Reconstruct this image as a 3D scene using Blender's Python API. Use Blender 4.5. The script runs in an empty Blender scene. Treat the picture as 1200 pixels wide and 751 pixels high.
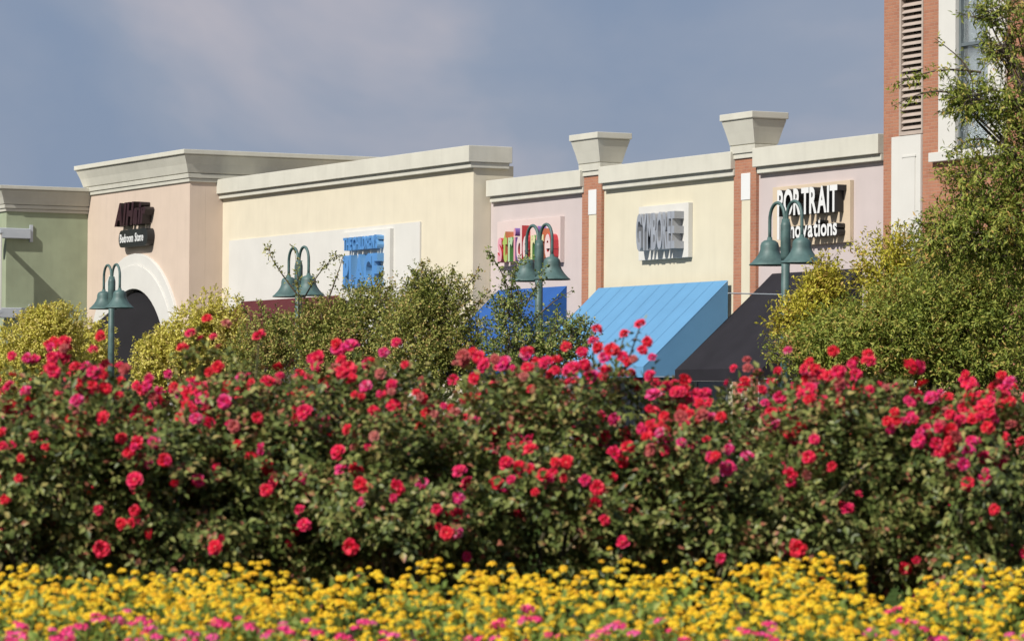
import bpy, bmesh, math, random
import numpy as np
from mathutils import Vector, Matrix

S = bpy.context.scene
COL = S.collection
R = math.radians

# ---------------------------------------------------------------- camera, sky, sun, exposure
# World frame: X runs along the shop fronts, -Y is the side the shops face, Z up.  Camera stands at the origin.
CAM_H, FOCAL, ANG, PITCH, ROLL = 1.1, 4600.0, R(27.044), R(1.568), R(0.40)
rt = np.array([math.sin(ANG), math.cos(ANG), 0.0])
fh = np.array([-math.cos(ANG), math.sin(ANG), 0.0])
upz = np.array([0, 0, 1.0])
fw = fh*math.cos(PITCH) + upz*math.sin(PITCH)
uc = -fh*math.sin(PITCH) + upz*math.cos(PITCH)
cr = rt*math.cos(ROLL) + uc*math.sin(ROLL)
cu = uc*math.cos(ROLL) - rt*math.sin(ROLL)
EYE = np.array([0, 0, CAM_H])

cd = bpy.data.cameras.new('camera')
cd.sensor_width = 36; cd.lens = 36*FOCAL/1200
cd.clip_start = 0.1; cd.clip_end = 3000
cd.dof.use_dof = True; cd.dof.focus_distance = 72; cd.dof.aperture_fstop = 9.0
cam = bpy.data.objects.new('camera', cd); COL.objects.link(cam)
m = Matrix.Identity(4)
for i in range(3):
    m[i][0], m[i][1], m[i][2], m[i][3] = cr[i], cu[i], -fw[i], EYE[i]
cam.matrix_world = m
S.camera = cam

SUN_EL, SUN_T = R(40), R(20)          # elevation; turn from the shop-front normal (-Y) towards +X
sun_to = Vector((math.sin(SUN_T)*math.cos(SUN_EL), -math.cos(SUN_T)*math.cos(SUN_EL), math.sin(SUN_EL)))

SKY_SC, SKY_OFF = 8.0, (5.3, 1.1, 2.4)
w = bpy.data.worlds.new('World'); S.world = w; w.use_nodes = True
nt = w.node_tree; nt.nodes.clear()
out = nt.nodes.new('ShaderNodeOutputWorld')
sky = nt.nodes.new('ShaderNodeTexSky'); sky.sky_type = 'NISHITA'; sky.sun_disc = False
sky.sun_elevation = SUN_EL; sky.sun_rotation = math.atan2(sun_to.x, sun_to.y)
bg1 = nt.nodes.new('ShaderNodeBackground'); bg1.inputs[1].default_value = 0.055
nt.links.new(sky.outputs[0], bg1.inputs[0])
tc = nt.nodes.new('ShaderNodeTexCoord')
mp = nt.nodes.new('ShaderNodeMapping'); mp.inputs['Scale'].default_value = (1, 1, 1.35)
mp.inputs['Location'].default_value = SKY_OFF
nt.links.new(tc.outputs['Generated'], mp.inputs[0])
nz = nt.nodes.new('ShaderNodeTexNoise'); nz.inputs['Scale'].default_value = SKY_SC; nz.inputs['Detail'].default_value = 5
nz.inputs['Roughness'].default_value = 0.5; nz.inputs['Distortion'].default_value = 0.35
nt.links.new(mp.outputs[0], nz.inputs[0])
rp = nt.nodes.new('ShaderNodeValToRGB')
rp.color_ramp.elements[0].position = 0.36; rp.color_ramp.elements[0].color = (0.215, 0.275, 0.40, 1)
rp.color_ramp.elements[1].position = 0.65; rp.color_ramp.elements[1].color = (0.43, 0.415, 0.475, 1)
e = rp.color_ramp.elements.new(0.5); e.color = (0.27, 0.315, 0.42, 1)
nt.links.new(nz.outputs[0], rp.inputs[0])
bg2 = nt.nodes.new('ShaderNodeBackground'); bg2.inputs[1].default_value = 0.95
nt.links.new(rp.outputs[0], bg2.inputs[0])
mx = nt.nodes.new('ShaderNodeMixShader'); mx.inputs[0].default_value = 0.88
nt.links.new(bg1.outputs[0], mx.inputs[1]); nt.links.new(bg2.outputs[0], mx.inputs[2])
nt.links.new(mx.outputs[0], out.inputs[0])

sd = bpy.data.lights.new('sun', 'SUN'); sd.energy = 5.0; sd.angle = R(0.5); sd.color = (1.0, 0.965, 0.90)
so = bpy.data.objects.new('sun', sd); COL.objects.link(so)
so.rotation_euler = sun_to.to_track_quat('Z', 'Y').to_euler()

S.view_settings.view_transform = 'Standard'; S.view_settings.look = 'None'
S.view_settings.exposure = 0.2; S.view_settings.gamma = 1; S.view_settings.use_curve_mapping = False

# ---------------------------------------------------------------- helpers
def at(px, py, Z):
    """world point seen at picture position (px,py) of 1200x751 at distance Z"""
    x, y = px-600, py-375.5
    c, s = math.cos(ROLL), math.sin(ROLL)
    xr, yr = x*c+y*s, -x*s+y*c
    return EYE + Z*(fw + rt*xr/FOCAL - uc*yr/FOCAL)

def ground_at(right, forward):
    p = rt*right + fh*forward
    return float(p[0]), float(p[1])

def tag(o, label=None, cat=None, group=None, kind=None):
    if label: o['label'] = label
    if cat: o['category'] = cat
    if group: o['group'] = group
    if kind: o['kind'] = kind
    return o

def thing(name, label, cat, loc=(0, 0, 0), group=None):
    o = bpy.data.objects.new(name, None); COL.objects.link(o)
    o.location = loc; o.empty_display_size = 0.2
    return tag(o, label, cat, group)

def wloc(o):
    v = Vector((0, 0, 0))
    while o is not None:
        v = v + o.location; o = o.parent
    return v

def link_mesh(name, me, mats, parent=None):
    o = bpy.data.objects.new(name, me); COL.objects.link(o)
    for mt in (mats if isinstance(mats, (list, tuple)) else [mats]):
        me.materials.append(mt)
    if parent is not None: o.parent = parent
    return o

class MB:
    """collects faces in world coordinates; build() links them as one mesh"""
    def __init__(s): s.v = []; s.f = []; s.mi = []
    def add(s, vs, fs, mi=0):
        b = len(s.v); s.v += [tuple(map(float, p)) for p in vs]
        s.f += [tuple(b+i for i in f) for f in fs]; s.mi += [mi]*len(fs); return s
    def box(s, x0, x1, y0, y1, z0, z1, mi=0):
        return s.add([(x0,y0,z0),(x1,y0,z0),(x1,y1,z0),(x0,y1,z0),(x0,y0,z1),(x1,y0,z1),(x1,y1,z1),(x0,y1,z1)],
                     [(0,3,2,1),(4,5,6,7),(0,1,5,4),(1,2,6,5),(2,3,7,6),(3,0,4,7)], mi)
    def loft(s, x0, x1, y0, y1, prof, mi=0):
        """rectangular footprint swept up a profile of (z, outward) levels"""
        b = len(s.v)
        for z, p in prof:
            s.v += [(x0-p,y0-p,z),(x1+p,y0-p,z),(x1+p,y1+p,z),(x0-p,y1+p,z)]
        n = len(prof)
        fs = []
        for k in range(n-1):
            for i in range(4):
                j = (i+1) % 4
                fs.append((b+4*k+i, b+4*k+j, b+4*k+4+j, b+4*k+4+i))
        fs.append((b+3,b+2,b+1,b)); t = b+4*(n-1); fs.append((t,t+1,t+2,t+3))
        s.f += fs; s.mi += [mi]*len(fs); return s
    def tube(s, pts, rad, n=8, mi=0, cap=True):
        pts = [Vector(p) for p in pts]
        rad = rad if isinstance(rad, (list, tuple)) else [rad]*len(pts)
        b = len(s.v); ref = None
        for i, p in enumerate(pts):
            d = (pts[min(i+1, len(pts)-1)] - pts[max(i-1, 0)]).normalized()
            if ref is None:
                ref = d.orthogonal().normalized()
            else:
                ref = (ref - d*ref.dot(d)).normalized()
            q = d.cross(ref)
            for k in range(n):
                a = 2*math.pi*k/n
                s.v.append(tuple(p + (ref*math.cos(a) + q*math.sin(a))*rad[i]))
        for i in range(len(pts)-1):
            for k in range(n):
                l = (k+1) % n
                s.f.append((b+i*n+k, b+i*n+l, b+(i+1)*n+l, b+(i+1)*n+k)); s.mi.append(mi)
        if cap:
            s.f.append(tuple(b+k for k in reversed(range(n)))); s.mi.append(mi)
            s.f.append(tuple(b+(len(pts)-1)*n+k for k in range(n))); s.mi.append(mi)
        return s
    def lathe(s, c, prof, n=24, mi=0):
        b = len(s.v)
        for r, z in prof:
            for k in range(n):
                a = 2*math.pi*k/n
                s.v.append((c[0]+r*math.cos(a), c[1]+r*math.sin(a), c[2]+z))
        for i in range(len(prof)-1):
            for k in range(n):
                l = (k+1) % n
                s.f.append((b+i*n+k, b+i*n+l, b+(i+1)*n+l, b+(i+1)*n+k)); s.mi.append(mi)
        return s
    def build(s, name, mats, parent=None, smooth=False, bevel=0):
        o0 = wloc(parent) if parent is not None else Vector((0, 0, 0))
        me = bpy.data.meshes.new(name)
        me.from_pydata([(x-o0.x, y-o0.y, z-o0.z) for x, y, z in s.v], [], s.f)
        bm = bmesh.new(); bm.from_mesh(me)
        bmesh.ops.recalc_face_normals(bm, faces=bm.faces)
        bm.to_mesh(me); bm.free()
        me.polygons.foreach_set('material_index', s.mi)
        if smooth: me.polygons.foreach_set('use_smooth', [True]*len(me.polygons))
        o = link_mesh(name, me, mats, parent)
        if bevel:
            bv = o.modifiers.new('bevel', 'BEVEL'); bv.width = bevel; bv.segments = 2; bv.limit_method = 'ANGLE'
        return o

# ---------------------------------------------------------------- materials
def nodes(name):
    mt = bpy.data.materials.new(name); mt.use_nodes = True
    return mt, mt.node_tree, mt.node_tree.nodes['Principled BSDF']

def rgba(c): return (c[0], c[1], c[2], 1)

PAINT = 0.735        # scales surface base colours down to balance the stronger sun and exposure
def surface(name, col, rough=0.8, var=0.12, vscale=1.5, bump=0.15, bscale=60, streak=0.0, metal=0.0, dirt=None):
    col = [c*PAINT for c in col]; dirt = [c*PAINT for c in dirt] if dirt else None
    mt, t, b = nodes(name)
    b.inputs['Roughness'].default_value = rough; b.inputs['Metallic'].default_value = metal
    co = t.nodes.new('ShaderNodeTexCoord')
    n1 = t.nodes.new('ShaderNodeTexNoise'); n1.inputs['Scale'].default_value = vscale; n1.inputs['Detail'].default_value = 6
    t.links.new(co.outputs['Object'], n1.inputs[0])
    r1 = t.nodes.new('ShaderNodeValToRGB')
    lo = [c*(1-var) for c in col]; hi = [min(1, c*(1+var*0.5)) for c in col]
    r1.color_ramp.elements[0].position = 0.3; r1.color_ramp.elements[0].color = rgba(lo)
    r1.color_ramp.elements[1].position = 0.7; r1.color_ramp.elements[1].color = rgba(hi)
    t.links.new(n1.outputs[0], r1.inputs[0])
    colr = r1.outputs[0]
    if streak:
        mp2 = t.nodes.new('ShaderNodeMapping'); mp2.inputs['Scale'].default_value = (5, 5, 0.35)
        t.links.new(co.outputs['Object'], mp2.inputs[0])
        n2 = t.nodes.new('ShaderNodeTexNoise'); n2.inputs['Scale'].default_value = 1.3; n2.inputs['Detail'].default_value = 5
        t.links.new(mp2.outputs[0], n2.inputs[0])
        r2 = t.nodes.new('ShaderNodeValToRGB')
        r2.color_ramp.elements[0].position = 0.50; r2.color_ramp.elements[0].color = (0, 0, 0, 1)
        r2.color_ramp.elements[1].position = 0.75; r2.color_ramp.elements[1].color = (streak, streak, streak, 1)
        t.links.new(n2.outputs[0], r2.inputs[0])
        mxn = t.nodes.new('ShaderNodeMixRGB'); d = dirt or [c*0.55 for c in col]
        mxn.inputs[2].default_value = rgba(d)
        t.links.new(r2.outputs[0], mxn.inputs[0]); t.links.new(colr, mxn.inputs[1]); colr = mxn.outputs[0]
    t.links.new(colr, b.inputs['Base Color'])
    if bump:
        n3 = t.nodes.new('ShaderNodeTexNoise'); n3.inputs['Scale'].default_value = bscale; n3.inputs['Detail'].default_value = 3
        t.links.new(co.outputs['Object'], n3.inputs[0])
        bp = t.nodes.new('ShaderNodeBump'); bp.inputs['Strength'].default_value = bump; bp.inputs['Distance'].default_value = 0.02
        t.links.new(n3.outputs[0], bp.inputs['Height']); t.links.new(bp.outputs[0], b.inputs['Normal'])
    return mt

def brick_mat(name):
    mt, t, b = nodes(name); b.inputs['Roughness'].default_value = 0.9
    co = t.nodes.new('ShaderNodeTexCoord'); sx = t.nodes.new('ShaderNodeSeparateXYZ'); cx = t.nodes.new('ShaderNodeCombineXYZ')
    ad = t.nodes.new('ShaderNodeMath'); ad.operation = 'ADD'
    t.links.new(co.outputs['Object'], sx.inputs[0])
    t.links.new(sx.outputs[0], ad.inputs[0]); t.links.new(sx.outputs[1], ad.inputs[1])
    t.links.new(ad.outputs[0], cx.inputs[0]); t.links.new(sx.outputs[2], cx.inputs[1])
    bk = t.nodes.new('ShaderNodeTexBrick'); bk.inputs['Scale'].default_value = 1
    bk.inputs['Color1'].default_value = (0.345, 0.150, 0.086, 1); bk.inputs['Color2'].default_value = (0.29, 0.115, 0.067, 1)
    bk.inputs['Mortar'].default_value = (0.33, 0.195, 0.135, 1)
    bk.inputs['Mortar Size'].default_value = 0.007; bk.inputs['Brick Width'].default_value = 0.21; bk.inputs['Row Height'].default_value = 0.072
    bk.inputs['Bias'].default_value = -0.2
    t.links.new(cx.outputs[0], bk.inputs[0])
    n = t.nodes.new('ShaderNodeTexNoise'); n.inputs['Scale'].default_value = 1.2; n.inputs['Detail'].default_value = 5
    t.links.new(co.outputs['Object'], n.inputs[0])
    hs = t.nodes.new('ShaderNodeHueSaturation'); mr = t.nodes.new('ShaderNodeMapRange')
    mr.inputs['To Min'].default_value = 0.8; mr.inputs['To Max'].default_value = 1.25
    t.links.new(n.outputs[0], mr.inputs[0]); t.links.new(mr.outputs[0], hs.inputs['Value'])
    t.links.new(bk.outputs[0], hs.inputs['Color']); t.links.new(hs.outputs[0], b.inputs['Base Color'])
    bp = t.nodes.new('ShaderNodeBump'); bp.inputs['Strength'].default_value = 0.6; bp.inputs['Distance'].default_value = 0.01; bp.invert = True
    t.links.new(bk.outputs['Fac'], bp.inputs['Height']); t.links.new(bp.outputs[0], b.inputs['Normal'])
    return mt

def leaf_mat(name, cols, rough=0.5, transl=0.32, nscale=3.0):
    """cols: ramp of leaf colours picked per leaf, shifted by a soft noise through the plant"""
    mt, t, b = nodes(name); b.inputs['Roughness'].default_value = rough
    b.inputs['Specular IOR Level'].default_value = 0.22
    g = t.nodes.new('ShaderNodeNewGeometry'); co = t.nodes.new('ShaderNodeTexCoord')
    n = t.nodes.new('ShaderNodeTexNoise'); n.inputs['Scale'].default_value = nscale; n.inputs['Detail'].default_value = 2
    t.links.new(co.outputs['Object'], n.inputs[0])
    a = t.nodes.new('ShaderNodeMath'); a.operation = 'MULTIPLY_ADD'; a.inputs[1].default_value = 1.1; a.inputs[2].default_value = -0.55
    t.links.new(n.outputs[0], a.inputs[0])
    s2 = t.nodes.new('ShaderNodeMath'); s2.operation = 'ADD'; s2.use_clamp = True
    t.links.new(g.outputs['Random Per Island'], s2.inputs[0]); t.links.new(a.outputs[0], s2.inputs[1])
    r = t.nodes.new('ShaderNodeValToRGB')
    el = r.color_ramp.elements
    for i, (p, c) in enumerate(cols):
        if i < 2: el[i].position = p; el[i].color = rgba(c)
        else:
            x = el.new(p); x.color = rgba(c)
    t.links.new(s2.outputs[0], r.inputs[0]); t.links.new(r.outputs[0], b.inputs['Base Color'])
    tr = t.nodes.new('ShaderNodeBsdfTranslucent'); t.links.new(r.outputs[0], tr.inputs[0])
    ms = t.nodes.new('ShaderNodeMixShader'); ms.inputs[0].default_value = transl
    t.links.new(b.outputs[0], ms.inputs[1]); t.links.new(tr.outputs[0], ms.inputs[2])
    t.links.new(ms.outputs[0], t.nodes['Material Output'].inputs[0])
    return mt

def petal_mat(name, cols, transl=0.12):
    """per-flower colour"""
    mt, t, b = nodes(name); b.inputs['Roughness'].default_value = 0.6
    oi = t.nodes.new('ShaderNodeObjectInfo'); g = t.nodes.new('ShaderNodeNewGeometry')
    a = t.nodes.new('ShaderNodeMath'); a.operation = 'MULTIPLY_ADD'; a.inputs[1].default_value = 0.25
    s1 = t.nodes.new('ShaderNodeMath'); s1.operation = 'MULTIPLY'; s1.inputs[1].default_value = 0.78
    t.links.new(oi.outputs['Random'], s1.inputs[0])
    t.links.new(g.outputs['Random Per Island'], a.inputs[0]); t.links.new(s1.outputs[0], a.inputs[2])
    r = t.nodes.new('ShaderNodeValToRGB'); el = r.color_ramp.elements
    for i, (p, c) in enumerate(cols):
        if i < 2: el[i].position = p; el[i].color = rgba(c)
        else:
            x = el.new(p); x.color = rgba(c)
    t.links.new(a.outputs[0], r.inputs[0]); t.links.new(r.outputs[0], b.inputs['Base Color'])
    tr = t.nodes.new('ShaderNodeBsdfTranslucent'); t.links.new(r.outputs[0], tr.inputs[0])
    ms = t.nodes.new('ShaderNodeMixShader'); ms.inputs[0].default_value = transl
    t.links.new(b.outputs[0], ms.inputs[1]); t.links.new(tr.outputs[0], ms.inputs[2])
    t.links.new(ms.outputs[0], t.nodes['Material Output'].inputs[0])
    return mt

M = {}
M['pink'] = surface('pink_stucco', (0.725, 0.58, 0.465), streak=0.12, var=0.05)
M['yellow'] = surface('yellow_stucco', (0.80, 0.72, 0.55), streak=0.10, var=0.05)
M['cream'] = surface('cream_stucco', (0.78, 0.715, 0.54), streak=0.10, var=0.05)
M['lavender'] = surface('lavender_stucco', (0.645, 0.555, 0.535), streak=0.06, var=0.05)
M['green'] = surface('sage_stucco', (0.385, 0.435, 0.285), streak=0.10)
M['cornice'] = surface('cornice_stucco', (0.70, 0.675, 0.575), streak=0.14, dirt=(0.45, 0.42, 0.34), var=0.08)
M['white'] = surface('white_panel', (0.755, 0.735, 0.68), streak=0.05, var=0.04)
M['brick'] = brick_mat('red_brick')
def matt(mt, v):
    mt.node_tree.nodes['Principled BSDF'].inputs['Specular IOR Level'].default_value = v
M['roof'] = surface('roof_felt', (0.35, 0.34, 0.33))
M['asphalt'] = surface('asphalt', (0.05, 0.05, 0.052), var=0.25)
M['grass'] = surface('lawn', (0.07, 0.11, 0.03), var=0.35, bump=0.6)
M['concrete'] = surface('concrete', (0.45, 0.43, 0.40))
M['mulch'] = surface('bark_mulch', (0.07, 0.045, 0.03), var=0.5, vscale=14, bump=0.9, bscale=40)
M['aw_lightblue'] = surface('light_blue_canvas', (0.14, 0.335, 0.56), var=0.06, bump=0.05)
M['aw_royal'] = surface('royal_blue_canvas', (0.032, 0.115, 0.37), var=0.08, bump=0.05)
M['aw_black'] = surface('charcoal_canvas', (0.024, 0.0225, 0.028), var=0.2, bump=0.05)
M['aw_arch'] = surface('black_canvas', (0.016, 0.015, 0.017), var=0.15, bump=0.05)
M['aw_maroon'] = surface('maroon_canvas', (0.105, 0.022, 0.026), var=0.15, bump=0.05)
M['lamp'] = surface('verdigris_paint', (0.080, 0.150, 0.140), rough=0.55, var=0.3, vscale=9, bump=0.08, streak=0.35, dirt=(0.13, 0.22, 0.19))
M['lampglass'] = surface('lamp_diffuser', (0.5, 0.5, 0.46), rough=0.3)
M['steel'] = surface('pale_steel', (0.60, 0.64, 0.68), rough=0.4, metal=0.1, var=0.1)
M['letter_white'] = surface('letter_white', (0.88, 0.88, 0.86), rough=0.4, var=0.03, bump=0)
M['letter_black'] = surface('letter_black', (0.015, 0.016, 0.017), rough=0.4, bump=0)
M['letter_grey'] = surface('letter_grey', (0.38, 0.405, 0.45), rough=0.4, bump=0, var=0.2, vscale=3)
M['letter_greyside'] = surface('letter_grey_side', (0.44, 0.45, 0.47), rough=0.4, bump=0)
M['letter_blue'] = surface('letter_blue', (0.10, 0.30, 0.66), rough=0.4, bump=0)
M['letter_blueside'] = surface('letter_blue_side', (0.16, 0.40, 0.74), rough=0.4, bump=0)
M['letter_maroon'] = surface('letter_maroon', (0.035, 0.006, 0.012), rough=0.4, bump=0)
M['letter_dark'] = surface('letter_dark', (0.018, 0.010, 0.012), rough=0.4, bump=0)
M['board_beige'] = surface('beige_board', (0.72, 0.58, 0.42), var=0.06)
M['board_pink'] = surface('pale_pink_board', (0.76, 0.62, 0.58), var=0.05)
M['slat'] = surface('louvre_paint', (0.55, 0.45, 0.38), rough=0.6)
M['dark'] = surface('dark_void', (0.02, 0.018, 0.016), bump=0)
M['winframe'] = surface('grey_window_frame', (0.16, 0.19, 0.20), rough=0.4, bump=0)
M['blind'] = surface('window_blind', (0.80, 0.82, 0.82), bump=0)
M['bark'] = surface('bark', (0.13, 0.095, 0.07), var=0.3, vscale=12, bump=0.6, bscale=30)
M['cane'] = surface('rose_cane', (0.10, 0.085, 0.04), var=0.4, vscale=10)
for k, c in dict(red=(0.62, 0.05, 0.06), pinkl=(0.72, 0.12, 0.25), greenl=(0.16, 0.40, 0.10), orange=(0.75, 0.25, 0.12),
                 purple=(0.28, 0.16, 0.50), rosy=(0.80, 0.36, 0.42), pale=(0.82, 0.62, 0.60), straw=(0.74, 0.70, 0.38), mint=(0.50, 0.66, 0.40), lime=(0.42, 0.55, 0.12)).items():
    M['l_'+k] = surface('letter_'+k, c, rough=0.4, bump=0, var=0.05)
gl, t_, b_ = nodes('window_glass')
b_.inputs['Base Color'].default_value = (0.8, 0.85, 0.86, 1); b_.inputs['Roughness'].default_value = 0.05
b_.inputs['Transmission Weight'].default_value = 0.9; b_.inputs['IOR'].default_value = 1.45
M['glass'] = gl

for k in ('mulch', 'grass', 'asphalt'): matt(M[k], 0.0)
for k in M:
    if k.startswith('aw_'): matt(M[k], 0.15)

# ---------------------------------------------------------------- ground
def sheet(name, x0, x1, y0, y1, z, mat, n=1):
    b = MB()
    b.add([(x0,y0,z),(x1,y0,z),(x1,y1,z),(x0,y1,z)], [(0,1,2,3)])
    return tag(b.build(name, mat), kind='structure')

F = 45.468                                   # plane of the recessed shop fronts
sheet('ground', -1200, 1200, -1200, 1200, 0.0, M['grass'])
sheet('parking_lot', -170, 30, 22.0, 38.5, 0.004, M['asphalt'])
tag(MB().box(-170, 30, 38.5, 60, -0.05, 0.13).build('pavement', M['concrete']), kind='structure')
# raised planting bed: a long mound running across the view, 11.5 to 19 m away
def bed_height(fd, rr):
    if fd < 12.0: h = 0.16*max(0, (fd-11.2)/0.8)
    elif fd < 14.6: h = 0.16 + 0.08*(fd-12.0)/2.6
    elif fd < 18.0: h = 0.24
    else: h = 0.24*max(0, 1-(fd-18.0)/1.0)
    return h + 0.012*math.sin(5*rr+3*fd)
vs, fs = [], []
NR, NF = 60, 40
for i in range(NF+1):
    for j in range(NR+1):
        fd = 11.2 + 7.9*i/NF; rr = -6 + 12*j/NR
        x, y = ground_at(rr, fd); vs.append((x, y, bed_height(fd, rr)+0.004))
for i in range(NF):
    for j in range(NR):
        k = i*(NR+1)+j; fs.append((k, k+1, k+NR+2, k+NR+1))
bd = MB().add(vs, fs).build('flower_bed', M['mulch'], smooth=True); tag(bd, kind='structure')

# ---------------------------------------------------------------- shop buildings
def rect_cornice(name, parent, x0, x1, y0, y1, zb, zt):
    """plain fascia over a smaller band, both returning on the ends"""
    h = zt-zb
    MB().box(x0+0.07, x1, y0-0.125, y1, zb, zb+0.145).build('cornice_band', M['cornice'], parent, bevel=0.012)
    f = MB().box(x0, x1+0.001, y0-0.205, y1+0.002, zb+0.147, zt).build('cornice_fascia', M['cornice'], parent, bevel=0.012)
    return f

def crown(parent, x0, x1, y0, y1, zb, zt, out_=0.55):
    h = zt-zb
    MB().loft(x0, x1, y0, y1, [(zb, 0.05), (zb+h*0.11, 0.06)]).build('cornice_band', M['cornice'], parent, bevel=0.01)
    MB().loft(x0, x1, y0, y1, [(zb+h*0.12, 0.09), (zb+h*0.26, 0.11)]).build('cornice_band', M['cornice'], parent, bevel=0.01)
    MB().loft(x0, x1, y0, y1, [(zb+h*0.27, 0.08), (zb+h*0.29, 0.12), (zb+h*0.55, out_*0.55), (zb+h*0.80, out_*0.82), (zb+h*0.83, out_*0.86), (zb+h*0.84, out_*0.80)]
              ).build('cornice_cove', M['cornice'], parent)
    return MB().loft(x0, x1, y0, y1, [(zb+h*0.845, out_*0.93), (zb+h*0.86, out_), (zt, out_)]).build('cornice_slab', M['cornice'], parent, bevel=0.012)

ROWG = 'shop buildings in the row'
def shop(label, x0, x1, yf, depth, zw, mat):
    t = thing('store_building', label, 'store', ((x0+x1)/2, yf, 0.13), ROWG)
    MB().box(x0, x1, yf, yf+depth, 0.13, zw).build('wall', mat, t)
    return t

# lavender shop beside the brick tower
sP = shop('pale lavender shop front holding the white and black letter sign, beside the brick tower', -76.90, -70.6, F, 14, 6.95, M['lavender'])
rect_cornice('c', sP, -76.74, -71.44, F, F+0.6, 6.90, 7.475)
# cream shop between the two brick pillars
sG = shop('cream yellow shop front between the two brick pillars', -84.20, -77.72, F, 14, 6.95, M['cream'])
rect_cornice('c', sG, -84.10, -77.72, F, F+0.6, 6.91, 7.465)
# lavender shop with the coloured sign
sS = shop('pale lavender shop front with the colourful sign, next to tall yellow block', -90.30, -85.18, F, 14, 6.95, M['lavender'])
rect_cornice('c', sS, -90.20, -85.06, F, F+0.6, 6.89, 7.45)
# tall yellow block
sY = shop('tall pale yellow block with broad white wall panel and plain cornice', -107.4, -90.32, F-0.5, 1.15, 7.86, M['yellow'])
MB().box(-107.4, -91.0, F+0.652, F+14, 0.13, 7.2).build('rear_wall', M['yellow'], sY)
MB().box(-107.38, -90.24, F-0.625, F+0.50, 7.78, 7.925).build('cornice_band', M['cornice'], sY, bevel=0.012)
MB().box(-107.36, -90.20, F-0.705, F+0.56, 7.927, 8.35).build('cornice_fascia', M['cornice'], sY, bevel=0.012)
MB().box(-106.28, -93.38, F-0.55, F-0.49, 1.2, 6.53).build('wall_panel', M['white'], sY)
# pink tower with arch
PY = F-1.55
sK = thing('store_building', 'pale pink store tower with wide white arch and flared cornice', 'store', (-111, PY, 0.13), ROWG)
AX, AZ, AR = -111.05, 2.35, 2.90
def arch_wall(x0, x1, y, depth, z0, z1):
    """wall with an arched opening"""
    b = MB(); n = 20
    arc = [(AX+AR*math.cos(math.pi*i/n), AZ+AR*math.sin(math.pi*i/n)) for i in range(n+1)]   # right to left
    for yy in (y, y+depth):
        k = len(b.v)
        vs = []
        for (ax, az) in arc:
            top = (x1 - (x1-x0)*(AX+AR-ax)/(2*AR), z1)
            vs += [(ax, yy, az), (top[0], yy, top[1])]
        fs = [(2*i, 2*i+1, 2*i+3, 2*i+2) for i in range(n)]
        b.add(vs, fs)
        b.add([(x1,yy,z0),(x1,yy,z1),(AX+AR,yy,AZ),(AX+AR,yy,z0)], [(0,1,2,3)])
        b.add([(x0,yy,z0),(x0,yy,z1),(AX-AR,yy,AZ),(AX-AR,yy,z0)], [(0,1,2,3)])
    for i in range(n):
        (a0, c0), (a1, c1) = arc[i], arc[i+1]
        b.add([(a0,y,c0),(a1,y,c1),(a1,y+depth,c1),(a0,y+depth,c0)], [(0,1,2,3)])
    b.add([(x1,y,z0),(x1,y+depth,z0),(x1,y+depth,z1),(x1,y,z1)], [(0,1,2,3)])
    b.add([(x0,y,z0),(x0,y+depth,z0),(x0,y+depth,z1),(x0,y,z1)], [(0,1,2,3)])
    b.add([(x0,y,z1),(x1,y,z1),(x1,y+depth,z1),(x0,y+depth,z1)], [(0,1,2,3)])
    return b
arch_wall(-115.27, -106.9, PY, 0.5, 0.13, 8.30).build('wall', M['pink'], sK)
MB().box(-115.27, -106.9, PY+0.502, F+7.2, 0.13, 8.298).build('rear_wall', M['pink'], sK)
def ring(r0, r1, y0, y1, n=28, zb=0.6):
    b = MB(); vs = []
    pr = [(AX+r0, AX+r1, zb, zb)]
    for i in range(n+1):
        a = math.pi*i/n
        vs.append((r0*math.cos(a), r0*math.sin(a), r1*math.cos(a), r1*math.sin(a)))
    pts = [(r0, zb-AZ, r1, zb-AZ)] + vs + [(-r0, zb-AZ, -r1, zb-AZ)]
    V = []; Fs = []
    for (a0, c0, a1, c1) in pts:
        V += [(AX+a0, y0, AZ+c0), (AX+a1, y0, AZ+c1), (AX+a1, y1, AZ+c1), (AX+a0, y1, AZ+c0)]
    for i in range(len(pts)-1):
        k = 4*i
        for q in range(4):
            r_ = (q+1) % 4; Fs.append((k+q, k+r_, k+4+r_, k+4+q))
    return b.add(V, Fs)
ring(AR-0.02, 3.60, PY-0.14, PY+0.3).build('arch_trim', M['white'], sK, bevel=0.01)
ring(3.60, 3.95, PY-0.09, PY+0.3).build('arch_trim', M['white'], sK, bevel=0.01)
crown(sK, -115.25, -106.9, PY, F+7.2, 8.26, 9.19, 0.35)
# green store: its side wall faces us
GX = -115.25
sE = thing('store_building', 'sage green store with grey-beige flared cornice and shadowed side wall', 'store', (GX-6, F-4.23, 0.13), ROWG)
MB().box(GX-14, GX, F-4.23, F-1.0, 0.13, 7.71).build('wall', M['green'], sE)
MB().box(GX-14, GX-0.3, F-0.998, F+8, 0.13, 7.70).build('rear_wall', M['green'], sE)
crown(sE, GX-14, GX, F-4.23, F-1.57, 7.69, 8.48, 0.35)
MB().box(GX+0.001, GX+0.10, F-1.95, F-1.56, 0.13, 4.35).build('corner_pier', M['cream'], sE)

# brick tower building
TX, TY = -70.9, F-0.4
sT = thing('brick_building', 'red brick tower building with louvred vent and white framed window', 'building', (-66, TY, 0.13))
LX0, LX1 = -70.27, -69.36
wx0, wx1, wz0, wz1 = -68.69, -66.25, 6.90, 12.0
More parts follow.
